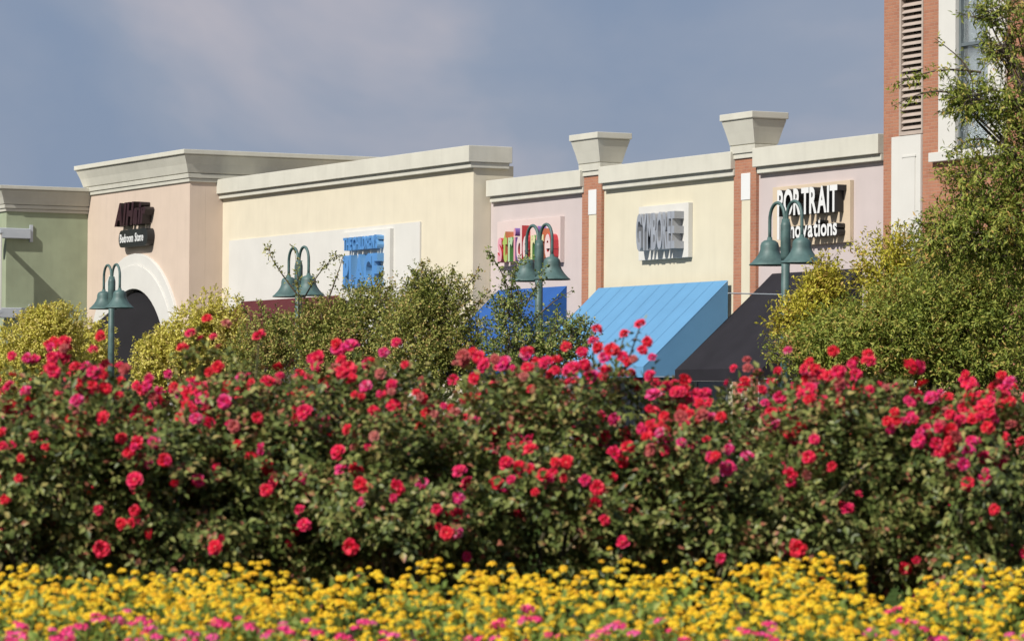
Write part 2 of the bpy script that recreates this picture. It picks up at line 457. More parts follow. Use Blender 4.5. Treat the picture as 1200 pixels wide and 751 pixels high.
# wall as strips round the openings
wall = MB()
y0, y1 = TY, TY+0.35
for (a, c_, z0, z1) in [(TX, LX0, 0.13, 14.5), (LX0, LX1, 0.13, 7.33), (LX0, LX1, 10.32, 14.5), (LX1, wx0, 0.13, 14.5),
                       (wx0, wx1, 0.13, wz0), (wx0, wx1, wz1, 14.5), (wx1, -58, 0.13, 14.5)]:
    wall.add([(a,y0,z0),(c_,y0,z0),(c_,y0,z1),(a,y0,z1)], [(0,1,2,3)])
wall.add([(TX,y0,0.13),(TX,y0,14.5),(TX,F+14,14.5),(TX,F+14,0.13)], [(0,1,2,3)])
wall.add([(-58,y0,0.13),(-58,y0,14.5),(-58,F+14,14.5),(-58,F+14,0.13)], [(0,1,2,3)])
wall.add([(TX,y0,14.5),(-58,y0,14.5),(-58,F+14,14.5),(TX,F+14,14.5)], [(0,1,2,3)])
wall.build('wall', M['brick'], sT)
lv = MB().box(LX0, LX0+0.07, TY-0.02, TY+0.3, 7.34, 10.31).box(LX1-0.05, LX1, TY-0.02, TY+0.3, 7.34, 10.31) \
    .box(LX0+0.071, LX1-0.051, TY-0.02, TY+0.3, 10.22, 10.31).box(LX0+0.071, LX1-0.051, TY-0.02, TY+0.3, 7.34, 7.42).build('louvre_frame', M['slat'], sT)
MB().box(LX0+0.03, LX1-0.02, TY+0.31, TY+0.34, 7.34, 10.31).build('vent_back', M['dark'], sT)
sl = None
for i in range(20):
    z = 7.50 + i*0.137
    if sl is None:
        sl = MB().add([(LX0+0.072,TY-0.005,z-0.045),(LX1-0.052,TY-0.005,z-0.045),(LX1-0.052,TY+0.10,z+0.05),(LX0+0.072,TY+0.10,z+0.05),
                       (LX0+0.072,TY-0.005,z-0.025),(LX1-0.052,TY-0.005,z-0.025),(LX1-0.052,TY+0.10,z+0.07),(LX0+0.072,TY+0.10,z+0.07)],
                      [(0,3,2,1),(4,5,6,7),(0,1,5,4),(1,2,6,5),(2,3,7,6),(3,0,4,7)]).build('slat', M['slat'], lv)
    else:
        c = sl.copy(); COL.objects.link(c); c.parent = lv; c.location.z += i*0.137
wp = MB().box(-70.50, -69.37, TY-0.06, TY-0.001, 0.6, 7.32).build('wall_panel', M['white'], sT, bevel=0.006)
MB().box(-70.03, -69.56, TY-0.075, TY-0.058, 0.9, 6.86).build('inset', M['white'], wp)
MB().box(-70.06, -69.53, TY-0.085, TY-0.059, 6.862, 6.90).build('drip_mould', M['white'], wp)
wf = thing('window', None, None, (0, 0, 0)); wf.parent = sT; wf.location = Vector((-67.5, TY, wz0)) - sT.location
MB().box(wx0, -68.06, TY-0.07, TY+0.3, wz0, wz1).build('surround', M['white'], wf, bevel=0.01)
MB().box(-66.86, wx1, TY-0.07, TY+0.3, wz0, wz1).build('surround', M['white'], wf, bevel=0.01)
MB().box(-68.95, -66.0, TY-0.14, TY-0.001, 6.70, 6.895).build('sill', M['white'], wf, bevel=0.01)
MB().box(-68.058, -67.98, TY+0.02, TY+0.2, wz0, wz1).build('frame', M['winframe'], wf)
MB().box(-66.95, -66.862, TY+0.02, TY+0.2, wz0, wz1).build('frame', M['winframe'], wf)
MB().box(-67.978, -66.952, TY+0.03, TY+0.15, 9.05, 9.12).build('mullion', M['winframe'], wf)
MB().box(-67.978, -66.952, TY+0.03, TY+0.15, wz0, wz0+0.09).build('mullion', M['winframe'], wf)
MB().box(-67.978, -66.952, TY+0.03, TY+0.15, 8.02, 8.06).build('mullion', M['white'], wf)
MB().box(-67.97, -66.96, TY+0.09, TY+0.10, 9.122, wz1).build('pane', M['glass'], wf)
MB().box(-67.97, -66.96, TY+0.09, TY+0.10, wz0+0.092, 9.048).build('pane', M['glass'], wf)
MB().box(-67.99, -66.94, TY+0.22, TY+0.24, wz0, wz1).build('blind', M['blind'], wf)

def shopfront(parent, x0, x1, y, n):
    for i in range(n):
        a = x0+(x1-x0)*i/n; c_ = x0+(x1-x0)*(i+1)/n
        w_ = MB().box(a, a+0.07, y-0.05, y-0.001, 0.14, 2.9).box(c_-0.07, c_, y-0.05, y-0.001, 0.14, 2.9).box(a+0.071, c_-0.071, y-0.05, y-0.001, 2.80, 2.9).box(a+0.071, c_-0.071, y-0.05, y-0.001, 0.14, 0.4).build('shop_window', M['winframe'], parent)
        MB().box(a+0.072, c_-0.072, y-0.03, y-0.002, 0.401, 2.799).build('pane', M['shopglass'], w_)
M['shopglass'] = surface('dark_shop_glass', (0.03, 0.035, 0.04), rough=0.08, bump=0)
shopfront(sP, -76.0, -72.5, F, 3); shopfront(sG, -83.9, -78.1, F, 4); shopfront(sS, -89.6, -86.2, F, 3)

# ---------------------------------------------------------------- brick pillars with capitals
def pillar(xc, label):
    t = thing('brick_pillar', label, 'pillar', (xc, F, 0.13), 'brick pillars between shop fronts')
    x0, x1 = xc-0.50, xc+0.50
    MB().box(x0, x1, F-0.08, F+0.5, 0.13, 7.28).build('shaft', M['brick'], t)
    MB().box(x0+0.38, x1-0.24, F-0.092, F-0.078, 0.8, 6.32).build('strip', M['cream'], t)
    MB().box(x0+0.36, x1-0.24, F-0.105, F-0.075, 6.33, 6.94).build('plaque', M['letter_white'], t, bevel=0.01)
    q = (xc-0.52, xc+0.52, F-0.12, F+0.42)
    cp = MB().loft(*q, [(7.285, 0.0), (7.40, 0.0)]).build('capital', M['cornice'], t, bevel=0.008)
    MB().loft(*q, [(7.402, 0.03), (7.575, 0.04)]).build('band', M['cornice'], cp, bevel=0.008)
    MB().loft(*q, [(7.577, 0.01), (7.60, 0.04), (7.85, 0.10), (8.13, 0.175), (8.15, 0.165)]).build('cove', M['cornice'], cp)
    MB().loft(*q, [(8.152, 0.195), (8.165, 0.215), (8.31, 0.215)]).build('slab', M['cornice'], cp, bevel=0.012)
    return t
pillar(-84.66, 'brick pillar between the colourful sign shop and the cream shop, flared capital')
pillar(-77.27, 'brick pillar between the cream shop and the white and black letter sign, flared capital')

# ---------------------------------------------------------------- awnings
def awning(label, x0, x1, yf, zt, proj, drop, mat, seams=0, val=0.25):
    t = thing('awning', label, 'awning', ((x0+x1)/2, yf, zt-drop-val), 'shop awnings')
    zb = zt-drop
    yo = yf-proj
    # slope with slight sag and rippled hem
    n, mrows = 24, 8
    vs, fs = [], []
    for j in range(mrows+1):
        v = j/mrows
        for i in range(n+1):
            u = i/n
            sag = 0.03*math.sin(math.pi*v) * (0.6+0.4*math.cos(u*math.pi*8))
            vs.append((x0+(x1-x0)*u, yf-proj*v, zt-drop*v-sag))
    for j in range(mrows):
        for i in range(n):
            k = j*(n+1)+i; fs.append((k, k+1, k+n+2, k+n+1))
    MB().add(vs, fs).build('canopy', mat, t, smooth=True)
    for x in (x0+0.004, x1-0.004):
        MB().add([(x,yf,zt-0.01),(x,yo,zb-0.01),(x,yo,zb-val),(x,yf,zb-val)], [(0,1,2,3)]).build('side_panel', mat, t)
    MB().add([(x0,yo-0.003,zb),(x1,yo-0.003,zb),(x1,yo-0.003,zb-val),(x0,yo-0.003,zb-val)], [(0,1,2,3)]).build('valance', mat, t)
    for i in range(1, seams):
        x = x0+(x1-x0)*i/seams
        MB().add([(x-0.006,yf,zt+0.002),(x+0.006,yf,zt+0.002),(x+0.006,yo,zb+0.004),(x-0.006,yo,zb+0.004),
                  (x-0.006,yf,zt+0.0045),(x+0.006,yf,zt+0.0045),(x+0.006,yo,zb+0.0065),(x-0.006,yo,zb+0.0065)],
                 [(0,3,2,1),(4,5,6,7),(0,1,5,4),(1,2,6,5),(2,3,7,6),(3,0,4,7)]).build('seam', mat, t)
    fr = MB()
    for x in (x0+0.02, x1-0.02): fr.tube([(x, yf, zb-val+0.02), (x, yo+0.03, zb-val+0.02)], 0.02, 6)
    fr.tube([(x0+0.02, yo+0.03, zb-val+0.02), (x1-0.02, yo+0.03, zb-val+0.02)], 0.02, 6)
    fr.build('frame', M['steel'], t)
    return t
awning('charcoal canvas awning under the white and black letter sign', -76.17, -72.35, F, 4.62, 2.5, 2.2, M['aw_black'])
awning('light blue canvas awning with seams on the cream shop', -84.2, -77.94, F-0.12, 4.52, 2.2, 2.0, M['aw_lightblue'], seams=10)
awning('royal blue canvas awning under the colourful sign', -89.85, -86.08, F, 4.63, 2.2, 2.0, M['aw_royal'])
awning('dark maroon canvas awning on the white panel of the yellow block', -105.3, -98.0, F-0.55, 4.72, 2.0, 1.8, M['aw_maroon'])
# arched black awning of the pink tower
D_ = 1.9
ta = thing('awning', 'black arched barrel awning sloping out of the white arch', 'awning', (AX, PY, AZ-D_), 'shop awnings')
b = MB(); n = 20; P, D = 2.3, 1.9
V = []
for j in range(5):
    v = j/4
    for i in range(n+1):
        a = math.pi*i/n; r = AR-0.04
        V.append((AX+r*math.cos(a), PY+0.1-P*v, AZ+r*math.sin(a) - D*v))
fs = [(j*(n+1)+i, j*(n+1)+i+1, (j+1)*(n+1)+i+1, (j+1)*(n+1)+i) for j in range(4) for i in range(n)]
b.add(V, fs).build('canopy', M['aw_arch'], ta, smooth=True)
for sx in (-1, 1):
    x = AX+sx*(AR-0.045)
    MB().add([(x,PY+0.1,AZ),(x,PY+0.1-P,AZ-D),(x,PY+0.1,AZ-D)], [(0,1,2)]).build('side_panel', M['aw_arch'], ta)
b = MB(); base = [(AX+(AR-0.04)*math.cos(math.pi*i/n), PY+0.1-P-0.002, AZ+(AR-0.04)*math.sin(math.pi*i/n)-D) for i in range(n+1)]
b.add(base, [tuple(range(n+1))]).build('front_panel', M['aw_arch'], ta)

# ---------------------------------------------------------------- signs
def glyph(ch, bold):
    cu_ = bpy.data.curves.new('glyph', 'FONT'); cu_.body = ch; cu_.extrude = 0.5; cu_.offset = bold; cu_.resolution_u = 3
    o = bpy.data.objects.new('glyph', cu_); COL.objects.link(o)
    dg = bpy.context.evaluated_depsgraph_get(); dg.update()
    me = bpy.data.meshes.new_from_object(o.evaluated_get(dg))
    v = [tuple(p.co) for p in me.vertices]; f = [tuple(p.vertices) for p in me.polygons]
    nz_ = [abs(p.normal.z) > 0.7 for p in me.polygons]
    bpy.data.objects.remove(o); bpy.data.curves.remove(cu_); bpy.data.meshes.remove(me)
    return v, f, nz_

def letters(parent, text, x0, x1, zb, zcap, yface, depth, face, side, bold=0.02, gap=0.06, space=0.35, slant=0, capref='H', each=None, name='letter'):
    gs = []; cur = 0.0
    vh, _, _ = glyph(capref, bold); h0 = min(p[1] for p in vh); ch = max(p[1] for p in vh)-h0
    for c in text:
        if c == ' ': cur += space; continue
        v, f, k = glyph(c, bold)
        mn = min(p[0] for p in v); mxx = max(p[0] for p in v)
        gs.append((c, [(p[0]-mn+cur, p[1]-h0, p[2]) for p in v], f, k)); cur += mxx-mn+gap
    tot = cur-gap; sx = (x1-x0)/tot; sz = (zcap-zb)/ch
    for i, (c, v, f, k) in enumerate(gs):
        b = MB()
        V = [(x0+p[0]*sx+slant*p[1]*sz, yface+depth*(0.5-p[2]), zb+p[1]*sz) for p in v]
        fm, sm = (each[i % len(each)] if each else (face, side))
        b.v = V; b.f = f; b.mi = [0 if q else 1 for q in k]
        b.build(name, [fm, sm], parent)

SG = 'shop signs on the row'
# white and black letters
t = thing('store_sign', 'beige sign board with white black-sided letters PORTRAIT innovations', 'sign', (-74.3, F, 5.2), SG)
MB().box(-76.0, -72.72, F-0.10, F-0.001, 5.20, 6.55).build('board', M['board_beige'], t, bevel=0.005)
W_, K_ = M['letter_white'], M['letter_black']
letters(t, 'PORTRAIT', -75.40, -72.86, 5.86, 6.45, F-0.34, 0.24, W_, K_, bold=0.035, gap=0.05)
MB().box(-75.40, -75.31, F-0.338, F-0.10, 5.34, 5.855).build('letter', W_, t)
letters(t, 'nnovations', -75.12, -72.90, 5.35, 5.74, F-0.32, 0.22, W_, K_, bold=0.025, gap=0.05)
# grey letters
t = thing('store_sign', 'white sign panel with narrow grey raised letters GYMBOREE', 'sign', (-80.9, F, 5.1), SG)
MB().box(-82.2, -79.80, F-0.12, F-0.001, 5.12, 6.40).build('board', M['white'], t, bevel=0.005)
letters(t, 'GYMBOREE', -81.86, -80.00, 5.33, 6.20, F-0.38, 0.26, M['letter_grey'], M['letter_greyside'], bold=0.03, gap=0.04)
# coloured letters
t = thing('store_sign', 'pale pink sign panel with multicoloured raised letters stride rite', 'sign', (-88, F, 5.2), SG)
MB().box(-89.7, -86.23, F-0.12, F-0.001, 5.22, 6.37).build('board', M['board_pink'], t, bevel=0.005)
E_ = [('rosy','red'),('lime','orange'),('mint','greenl'),('rosy','purple'),('pale','red'),('pale','red'),('straw','greenl'),('rosy','purple'),('straw','orange'),('pale','red')]  # pale and rosy faces put overexposed sunlight on red plastic into the colour
letters(t, 'stride rite', -89.20, -86.30, 5.31, 6.20, F-0.36, 0.24, None, None, bold=0.03, gap=0.07, space=0.12,
        each=[(M['l_'+a], M['l_'+c]) for a, c in E_])
# blue letters
t = thing('store_sign', 'white sign panel with stacked blue letters THE CHILDRENS PLACE', 'sign', (-96.8, F-0.55, 4.6), SG)
MB().box(-98.2, -95.0, F-0.66, F-0.551, 4.55, 6.42).build('board', M['white'], t, bevel=0.005)
letters(t, "THE CHILDREN'S", -97.57, -95.36, 5.90, 6.25, F-0.86, 0.20, M['letter_blue'], M['letter_blueside'], bold=0.03, gap=0.05, space=0.15)
letters(t, 'PLACE', -97.57, -95.36, 4.86, 5.77, F-0.86, 0.20, M['letter_blue'], M['letter_blueside'], bold=0.05, gap=0.05)
# maroon letters over a dark plate
t = thing('store_sign', 'maroon slanted raised letters over dark rounded name plate on the pink tower', 'sign', (-110.9, PY, 6.4), SG)
letters(t, 'Al Hair', -112.20, -109.75, 7.15, 7.85, PY-0.30, 0.295, M['letter_maroon'], M['letter_dark'], bold=0.06, gap=0.05, space=0.08, slant=0.22)
b = MB(); n = 10
prof = []
for cx_, a0 in ((-109.62-0.22, -90), (-111.98+0.22, 90)):
    for i in range(n+1):
        a = R(a0+180*i/n); prof.append((cx_+0.22*math.cos(a), 6.76+0.26*math.sin(a)))
V = [(x, PY-0.24, z) for x, z in prof]+[(x, PY-0.001, z) for x, z in prof]; k = len(prof)
b.add(V, [tuple(range(k)), tuple(range(2*k-1, k-1, -1))]+[(i, (i+1) % k, k+(i+1) % k, k+i) for i in range(k)])
b.build('name_plate', M['letter_black'], t)
letters(t, 'Bedroom Store', -111.85, -109.95, 6.64, 6.90, PY-0.255, 0.014, W_, W_, bold=0.015, gap=0.06, space=0.5)

# ---------------------------------------------------------------- banner bracket on the green store
t = thing('banner_bracket', 'pale steel banner bracket arms on corner of sage green store', 'bracket', (GX, F-3.4, 4.0))
for zc in (7.02, 4.56):
    MB().box(GX+0.001, GX+0.05, F-3.48, F-3.37, zc-0.26, zc+0.27).build('wall_plate', M['steel'], t, bevel=0.008)
    MB().box(GX+0.001, GX+0.17, F-4.97, F-3.482, zc-0.17, zc+0.15).build('mount', M['steel'], t, bevel=0.02)
    MB().box(GX+0.171, GX+1.0, F-4.78, F-4.66, zc-0.06, zc+0.06).build('arm', M['steel'], t, bevel=0.01)
MB().box(GX+0.52, GX+0.93, F-4.74, F-4.70, 4.622, 6.958).build('banner', M['white'], t)

# ---------------------------------------------------------------- street lamps
def lamp_parts(root):
    x, y = root.location.x, root.location.y
    H = 4.22
    MB().lathe((x, y, 0), [(0.0,0.004),(0.20,0.004),(0.20,0.10),(0.15,0.16),(0.13,0.5),(0.09,0.58),(0.075,0.62)], 16).build('base', M['lamp'], root, smooth=True)
    MB().tube([(x,y,0.6),(x,y,2.6),(x,y,H)], [0.075, 0.068, 0.060], 14).build('post', M['lamp'], root, smooth=True)
    MB().tube([(x,y,H-0.62),(x,y,H-0.55),(x,y,H-0.10),(x,y,H-0.03)], [0.062,0.078,0.078,0.062], 14).build('collar', M['lamp'], root, smooth=True)
    for s in (-1, 1):
        pts = []
        for i in range(15):
            a = math.pi*(1-i/14)
            pts.append((x+s*(0.245+0.215*math.cos(a)), y, 4.22+0.25*math.sin(a)))
        pts = [(x+s*0.03, y, 3.98)]+pts+[(x+s*0.46, y, 4.05), (x+s*0.46, y, 3.93)]
        ar = MB().tube(pts, [0.027]*len(pts), 8).build('arm', M['lamp'], root, smooth=True)
        sh = MB().lathe((x+s*0.46, y, 3.55), [(0.0,0.42),(0.035,0.42),(0.04,0.38),(0.09,0.365),(0.125,0.335),(0.14,0.29),(0.142,0.23),(0.165,0.17),(0.205,0.11),(0.265,0.045),(0.305,0.012),(0.31,0.0),(0.30,-0.004),(0.255,0.03),(0.19,0.10),(0.14,0.17),(0.0,0.2)], 28).build('shade', M['lamp'], root, smooth=True)
        MB().lathe((x+s*0.46, y, 3.55), [(0.0,0.02),(0.05,0.03),(0.075,0.08),(0.07,0.14),(0.0,0.19)], 14).build('bulb_glass', M['lampglass'], sh, smooth=True)
LY = 30.01
lam = [(-77.31, 'green bell lamp post in front of the pink tower arch'),
       (-67.64, 'green bell lamp post rising among leafy twigs before the white wall panel'),
       (-57.81, 'green bell lamp post with leaves round it before the colourful sign'),
       (-49.89, 'green bell lamp post with banner rod before the white and black letter sign')]
for i, (lx, lb) in enumerate(lam):
    r_ = thing('street_lamp', lb, 'street lamp', (lx, LY, 0.004), 'bell lamps along the car park')
    lamp_parts(r_)
    if i == 3:
        MB().tube([(lx, LY-0.05, 3.10), (lx, LY-0.98, 3.10)], 0.010, 6).build('banner_rod', M['steel'], r_)

# ---------------------------------------------------------------- foliage
def unit(a): return a/np.maximum(np.linalg.norm(a, axis=-1, keepdims=True), 1e-9)

def leaf_mesh(name, pos, d, nrm, L, Wd, off, fold=0.18):
    """one folded rhombic blade per row"""
    d = unit(d); side = unit(np.cross(d, nrm)); nn = np.cross(side, d)
    N = len(pos); v = np.empty((N, 4, 3))
    L = L[:, None]; Wd = Wd[:, None]
    v[:, 0] = pos; v[:, 2] = pos + d*L - nn*L*0.10
    v[:, 1] = pos + d*L*0.45 + side*Wd*0.5 + nn*Wd*fold
    v[:, 3] = pos + d*L*0.45 - side*Wd*0.5 + nn*Wd*fold
    v = (v - np.asarray(off)).reshape(-1, 3)
    base = (np.arange(N)*4)[:, None]
    f = np.concatenate([base+np.array([0, 1, 2]), base+np.array([0, 2, 3])], 1).reshape(-1)
    me = bpy.data.meshes.new(name)
    me.vertices.add(4*N); me.vertices.foreach_set('co', v.ravel())
    me.loops.add(6*N); me.loops.foreach_set('vertex_index', f)
    me.polygons.add(2*N); me.polygons.foreach_set('loop_start', np.arange(2*N)*3); me.polygons.foreach_set('loop_total', np.full(2*N, 3))
    me.update(calc_edges=True)
    return me

def rand_dir(rng, n):
    return unit(rng.normal(size=(n, 3)))

def lumpy(rng, dirs, k=7, amp=0.30):
    c = rand_dir(rng, k); s = rng.uniform(-1, 1, k)
    q = np.exp(5*(dirs@c.T - 1)) * s
    return 1 + amp*q.sum(1)*1.6

def twig_leaves(rng, p0, d, length, nl, L, Wd, droop=0.0, spread=0.9, outw=None):
    """leaves placed alternately along each twig; returns arrays"""
    n = len(p0)
    t = (np.arange(nl)+0.5)/nl
    P = p0[:, None, :] + d[:, None, :]*(length[:, None]*t)[:, :, None]
    P = P + rng.normal(size=P.shape)*0.012
    D = d[:, None, :]*0.7 + unit(rng.normal(size=P.shape))*spread
    D[:, :, 2] -= droop
    Nn = rng.normal(size=P.shape)*0.55; Nn[:, :, 2] += 0.75
    if outw is not None: Nn += outw[:, None, :]*0.8
    l = rng.uniform(0.65, 1.15, (n, nl))*L; w_ = rng.uniform(0.8, 1.15, (n, nl))*Wd
    return P.reshape(-1, 3), D.reshape(-1, 3), Nn.reshape(-1, 3), l.ravel(), w_.ravel()

def plant(name, label, cat, group, base, blobs, mat, L, Wd, seed, sprigs=(), trunk_r=0.06, droop=0.1, nl=9, tl=(0.12, 0.3), upb=0.5, limbs=5, shell=2.2, trunk_to=None, dens=2.0):
    """blobs: (centre, radii, twigs).  Trunk with limbs, twigs carrying single leaves."""
    rng = np.random.default_rng(seed)
    base = np.array(base, float)
    t = thing(name, label, cat, tuple(base), group)
    acc = []; tb = MB()
    fork = np.array(trunk_to, float) if trunk_to is not None else np.array([base[0], base[1], base[2]+0.45*(min(b_[0][2] for b_ in blobs)-base[2])+0.25])
    mid = (base+fork)/2 + rng.normal(size=3)*0.03
    trunk = MB().tube([base, mid, fork], [trunk_r, trunk_r*0.85, trunk_r*0.7], 8).build('trunk', M['bark'], t, smooth=True)
    for (c, r, nt_) in blobs:
        c = np.array(c, float); r = np.array(r, float)
        nt_ = int(nt_*dens); dirs = rand_dir(rng, nt_)
        rad = rng.uniform(0, 1, nt_)**(1/shell) * lumpy(rng, dirs)
        p0 = c + dirs*rad[:, None]*r
        d = unit(dirs*0.8 + rng.normal(size=(nt_, 3))*0.55 + np.array([0, 0, upb]))
        ln = rng.uniform(tl[0], tl[1], nt_)
        acc.append(twig_leaves(rng, p0, d, ln, nl, L, Wd, droop, outw=dirs))
        for _ in range(limbs):
            q = c + unit(rng.normal(size=3))*r*rng.uniform(0.3, 0.85)
            mdl = (fork+q)/2 + rng.normal(size=3)*0.08 + np.array([0, 0, 0.06])
            tb.tube([fork, mdl, q], [trunk_r*0.45, trunk_r*0.28, 0.006], 5)
        # fine twigs
        for i in range(0, nt_, max(1, nt_//60)):
            tb.tube([p0[i]-d[i]*0.12, p0[i]+d[i]*ln[i]], [0.005, 0.002], 3, cap=False)
    for (a, e_, n_) in sprigs:
        a = np.array(a, float); e_ = np.array(e_, float)
        k = 6; pts = []
        bend = rng.normal(size=3)*0.06*np.linalg.norm(e_-a)
        for i in range(k+1):
            u = i/k; pts.append(a*(1-u)+e_*u + bend*math.sin(math.pi*u) + np.array([0, 0, 0.08*np.linalg.norm(e_-a)*math.sin(math.pi*u)]))
        tb.tube(pts, [0.012*(1-i/k)+0.003 for i in range(k+1)], 5)
        pts = np.array(pts)
        u = rng.uniform(0.15, 1.0, n_)*k; i0 = np.minimum(u.astype(int), k-1); fr = (u-i0)[:, None]
        p0 = pts[i0]*(1-fr)+pts[i0+1]*fr
        d = unit(unit(e_-a)*0.5 + rng.normal(size=(n_, 3)))
        acc.append(twig_leaves(rng, p0, d, rng.uniform(0.05, 0.14, n_), 4, L, Wd, droop))
    arr = [np.concatenate(z) for z in zip(*acc)]
    me = leaf_mesh('crown', *arr, base)
    o = link_mesh('crown', me, mat, t); o['kind'] = 'stuff'
    if tb.v: tb.build('limbs', M['bark'], t)
    return t

YG = [(0.0, (0.42, 0.40, 0.06)), (0.45, (0.58, 0.52, 0.10)), (0.8, (0.66, 0.58, 0.16)), (1.0, (0.68, 0.54, 0.20))]
OL = [(0.0, (0.10, 0.13, 0.024)), (0.45, (0.24, 0.26, 0.055)), (0.8, (0.42, 0.40, 0.11)), (1.0, (0.46, 0.30, 0.12))]
GR = [(0.0, (0.085, 0.13, 0.028)), (0.5, (0.20, 0.255, 0.06)), (0.85, (0.36, 0.38, 0.11)), (1.0, (0.44, 0.40, 0.16))]
WO = [(0.0, (0.11, 0.155, 0.024)), (0.5, (0.26, 0.30, 0.05)), (0.85, (0.42, 0.41, 0.09)), (1.0, (0.48, 0.30, 0.09))]
YO = [(0.0, (0.30, 0.28, 0.03)), (0.5, (0.48, 0.43, 0.05)), (0.85, (0.62, 0.54, 0.08)), (1.0, (0.58, 0.38, 0.11))]
M['leaf_yg'] = leaf_mat('chartreuse_leaf', YG); M['leaf_ol'] = leaf_mat('olive_leaf', OL, nscale=2.2)
M['leaf_gr'] = leaf_mat('green_leaf', GR, nscale=2.2); M['leaf_wo'] = leaf_mat('oak_leaf', WO, nscale=1.8); M['leaf_yo'] = leaf_mat('yellow_olive_leaf', YO)

def gp(px, Z):
    p = at(px, 500, Z); return (p[0], p[1], 0.004)
def bl(px, py, Z, rx, rz, n, ry=None):
    return (at(px, py, Z), (rx, ry or rx, rz), n)

SH = 'yellow green shrubs by the car park'
plant('shrub', 'rounded yellow green shrub before the sage green store', 'shrub', SH, gp(48, 84), [bl(48, 425, 84, 0.95, 1.15, 700), bl(60, 392, 84, 0.6, 0.6, 260)], M['leaf_yg'], 0.075, 0.04, 1, dens=3.4, tl=(0.06, 0.17))
plant('shrub', 'lower yellow green shrub at the steel bracket corner', 'shrub', SH, gp(-15, 85), [bl(-12, 432, 85, 0.8, 0.85, 520)], M['leaf_yg'], 0.075, 0.04, 2, dens=3.4, tl=(0.06, 0.17))
plant('shrub', 'narrow yellow green shrub beside the lamp post of the arch', 'shrub', SH, gp(104, 86), [bl(104, 430, 86, 0.6, 0.85, 380)], M['leaf_yg'], 0.075, 0.04, 3, dens=3.4, tl=(0.06, 0.17))
plant('shrub', 'broad yellow green shrub between the black arched and maroon awnings', 'shrub', SH, gp(225, 77), [bl(232, 420, 77, 0.9, 1.0, 700), bl(248, 385, 77, 0.45, 0.45, 200), bl(190, 430, 77, 0.6, 0.75, 330), bl(265, 425, 77, 0.5, 0.8, 280)], M['leaf_yg'], 0.072, 0.038, 4, dens=3.4, tl=(0.06, 0.17))
TG = 'small trees along the lamps'
plant('small_tree', 'small olive tree with russet tips before the maroon awning', 'tree', TG, gp(312, 70),
      [bl(312, 425, 70, 0.65, 0.85, 420), bl(330, 395, 70, 0.35, 0.4, 140)], M['leaf_ol'], 0.065, 0.032, 5,
      sprigs=[(at(300, 390, 70), at(282, 352, 70), 26), (at(320, 385, 70), at(305, 350, 70), 22)])
plant('small_tree', 'dense olive tree with long twigs reaching past its lamp post', 'tree', TG, gp(405, 68),
      [bl(400, 400, 68, 0.85, 0.85, 800), bl(410, 432, 68, 0.9, 0.5, 420), bl(440, 375, 68, 0.65, 0.62, 420), bl(370, 392, 68, 0.45, 0.55, 240)], M['leaf_ol'], 0.062, 0.032, 6, dens=1.6,
      sprigs=[(at(350, 375, 68), at(345, 292, 68), 34), (at(348, 345, 68), at(313, 288, 68), 30), (at(356, 350, 68), at(398, 298, 68), 34), (at(385, 350, 68), at(402, 300, 68), 14), (at(430, 350, 68), at(448, 318, 68), 20)])
plant('small_tree', 'olive and russet tree with pointed top below the tall yellow block', 'tree', TG, gp(500, 64),
      [bl(495, 392, 64, 0.85, 0.85, 850), bl(510, 435, 64, 0.9, 0.4, 420), bl(497, 345, 64, 0.30, 0.45, 190), bl(540, 415, 64, 0.55, 0.45, 330), bl(520, 370, 64, 0.5, 0.5, 260)], M['leaf_ol'], 0.058, 0.030, 7, dens=1.6,
      sprigs=[(at(500, 350, 64), at(494, 312, 64), 26), (at(520, 360, 64), at(530, 310, 64), 30), (at(535, 365, 64), at(562, 318, 64), 36), (at(550, 370, 64), at(540, 325, 64), 30), (at(545, 380, 64), at(572, 340, 64), 22)])
plant('small_tree', 'loose green tree growing round the lamp post by the royal blue awning', 'tree', TG, gp(615, 63),
      [bl(600, 405, 63, 0.55, 0.52, 330), bl(650, 410, 63, 0.52, 0.42, 300), bl(598, 362, 63, 0.30, 0.38, 110), bl(672, 392, 63, 0.30, 0.25, 90)], M['leaf_gr'], 0.06, 0.032, 8, dens=1.1,
      sprigs=[(at(605, 365, 63), at(572, 295, 63), 40), (at(600, 350, 63), at(618, 302, 63), 40), (at(615, 360, 63), at(640, 312, 63), 34), (at(598, 370, 63), at(565, 345, 63), 26), (at(660, 395, 63), at(690, 372, 63), 26), (at(650, 400, 63), at(652, 360, 63), 16), (at(612, 355, 63), at(600, 318, 63), 26), (at(625, 375, 63), at(672, 340, 63), 10)])

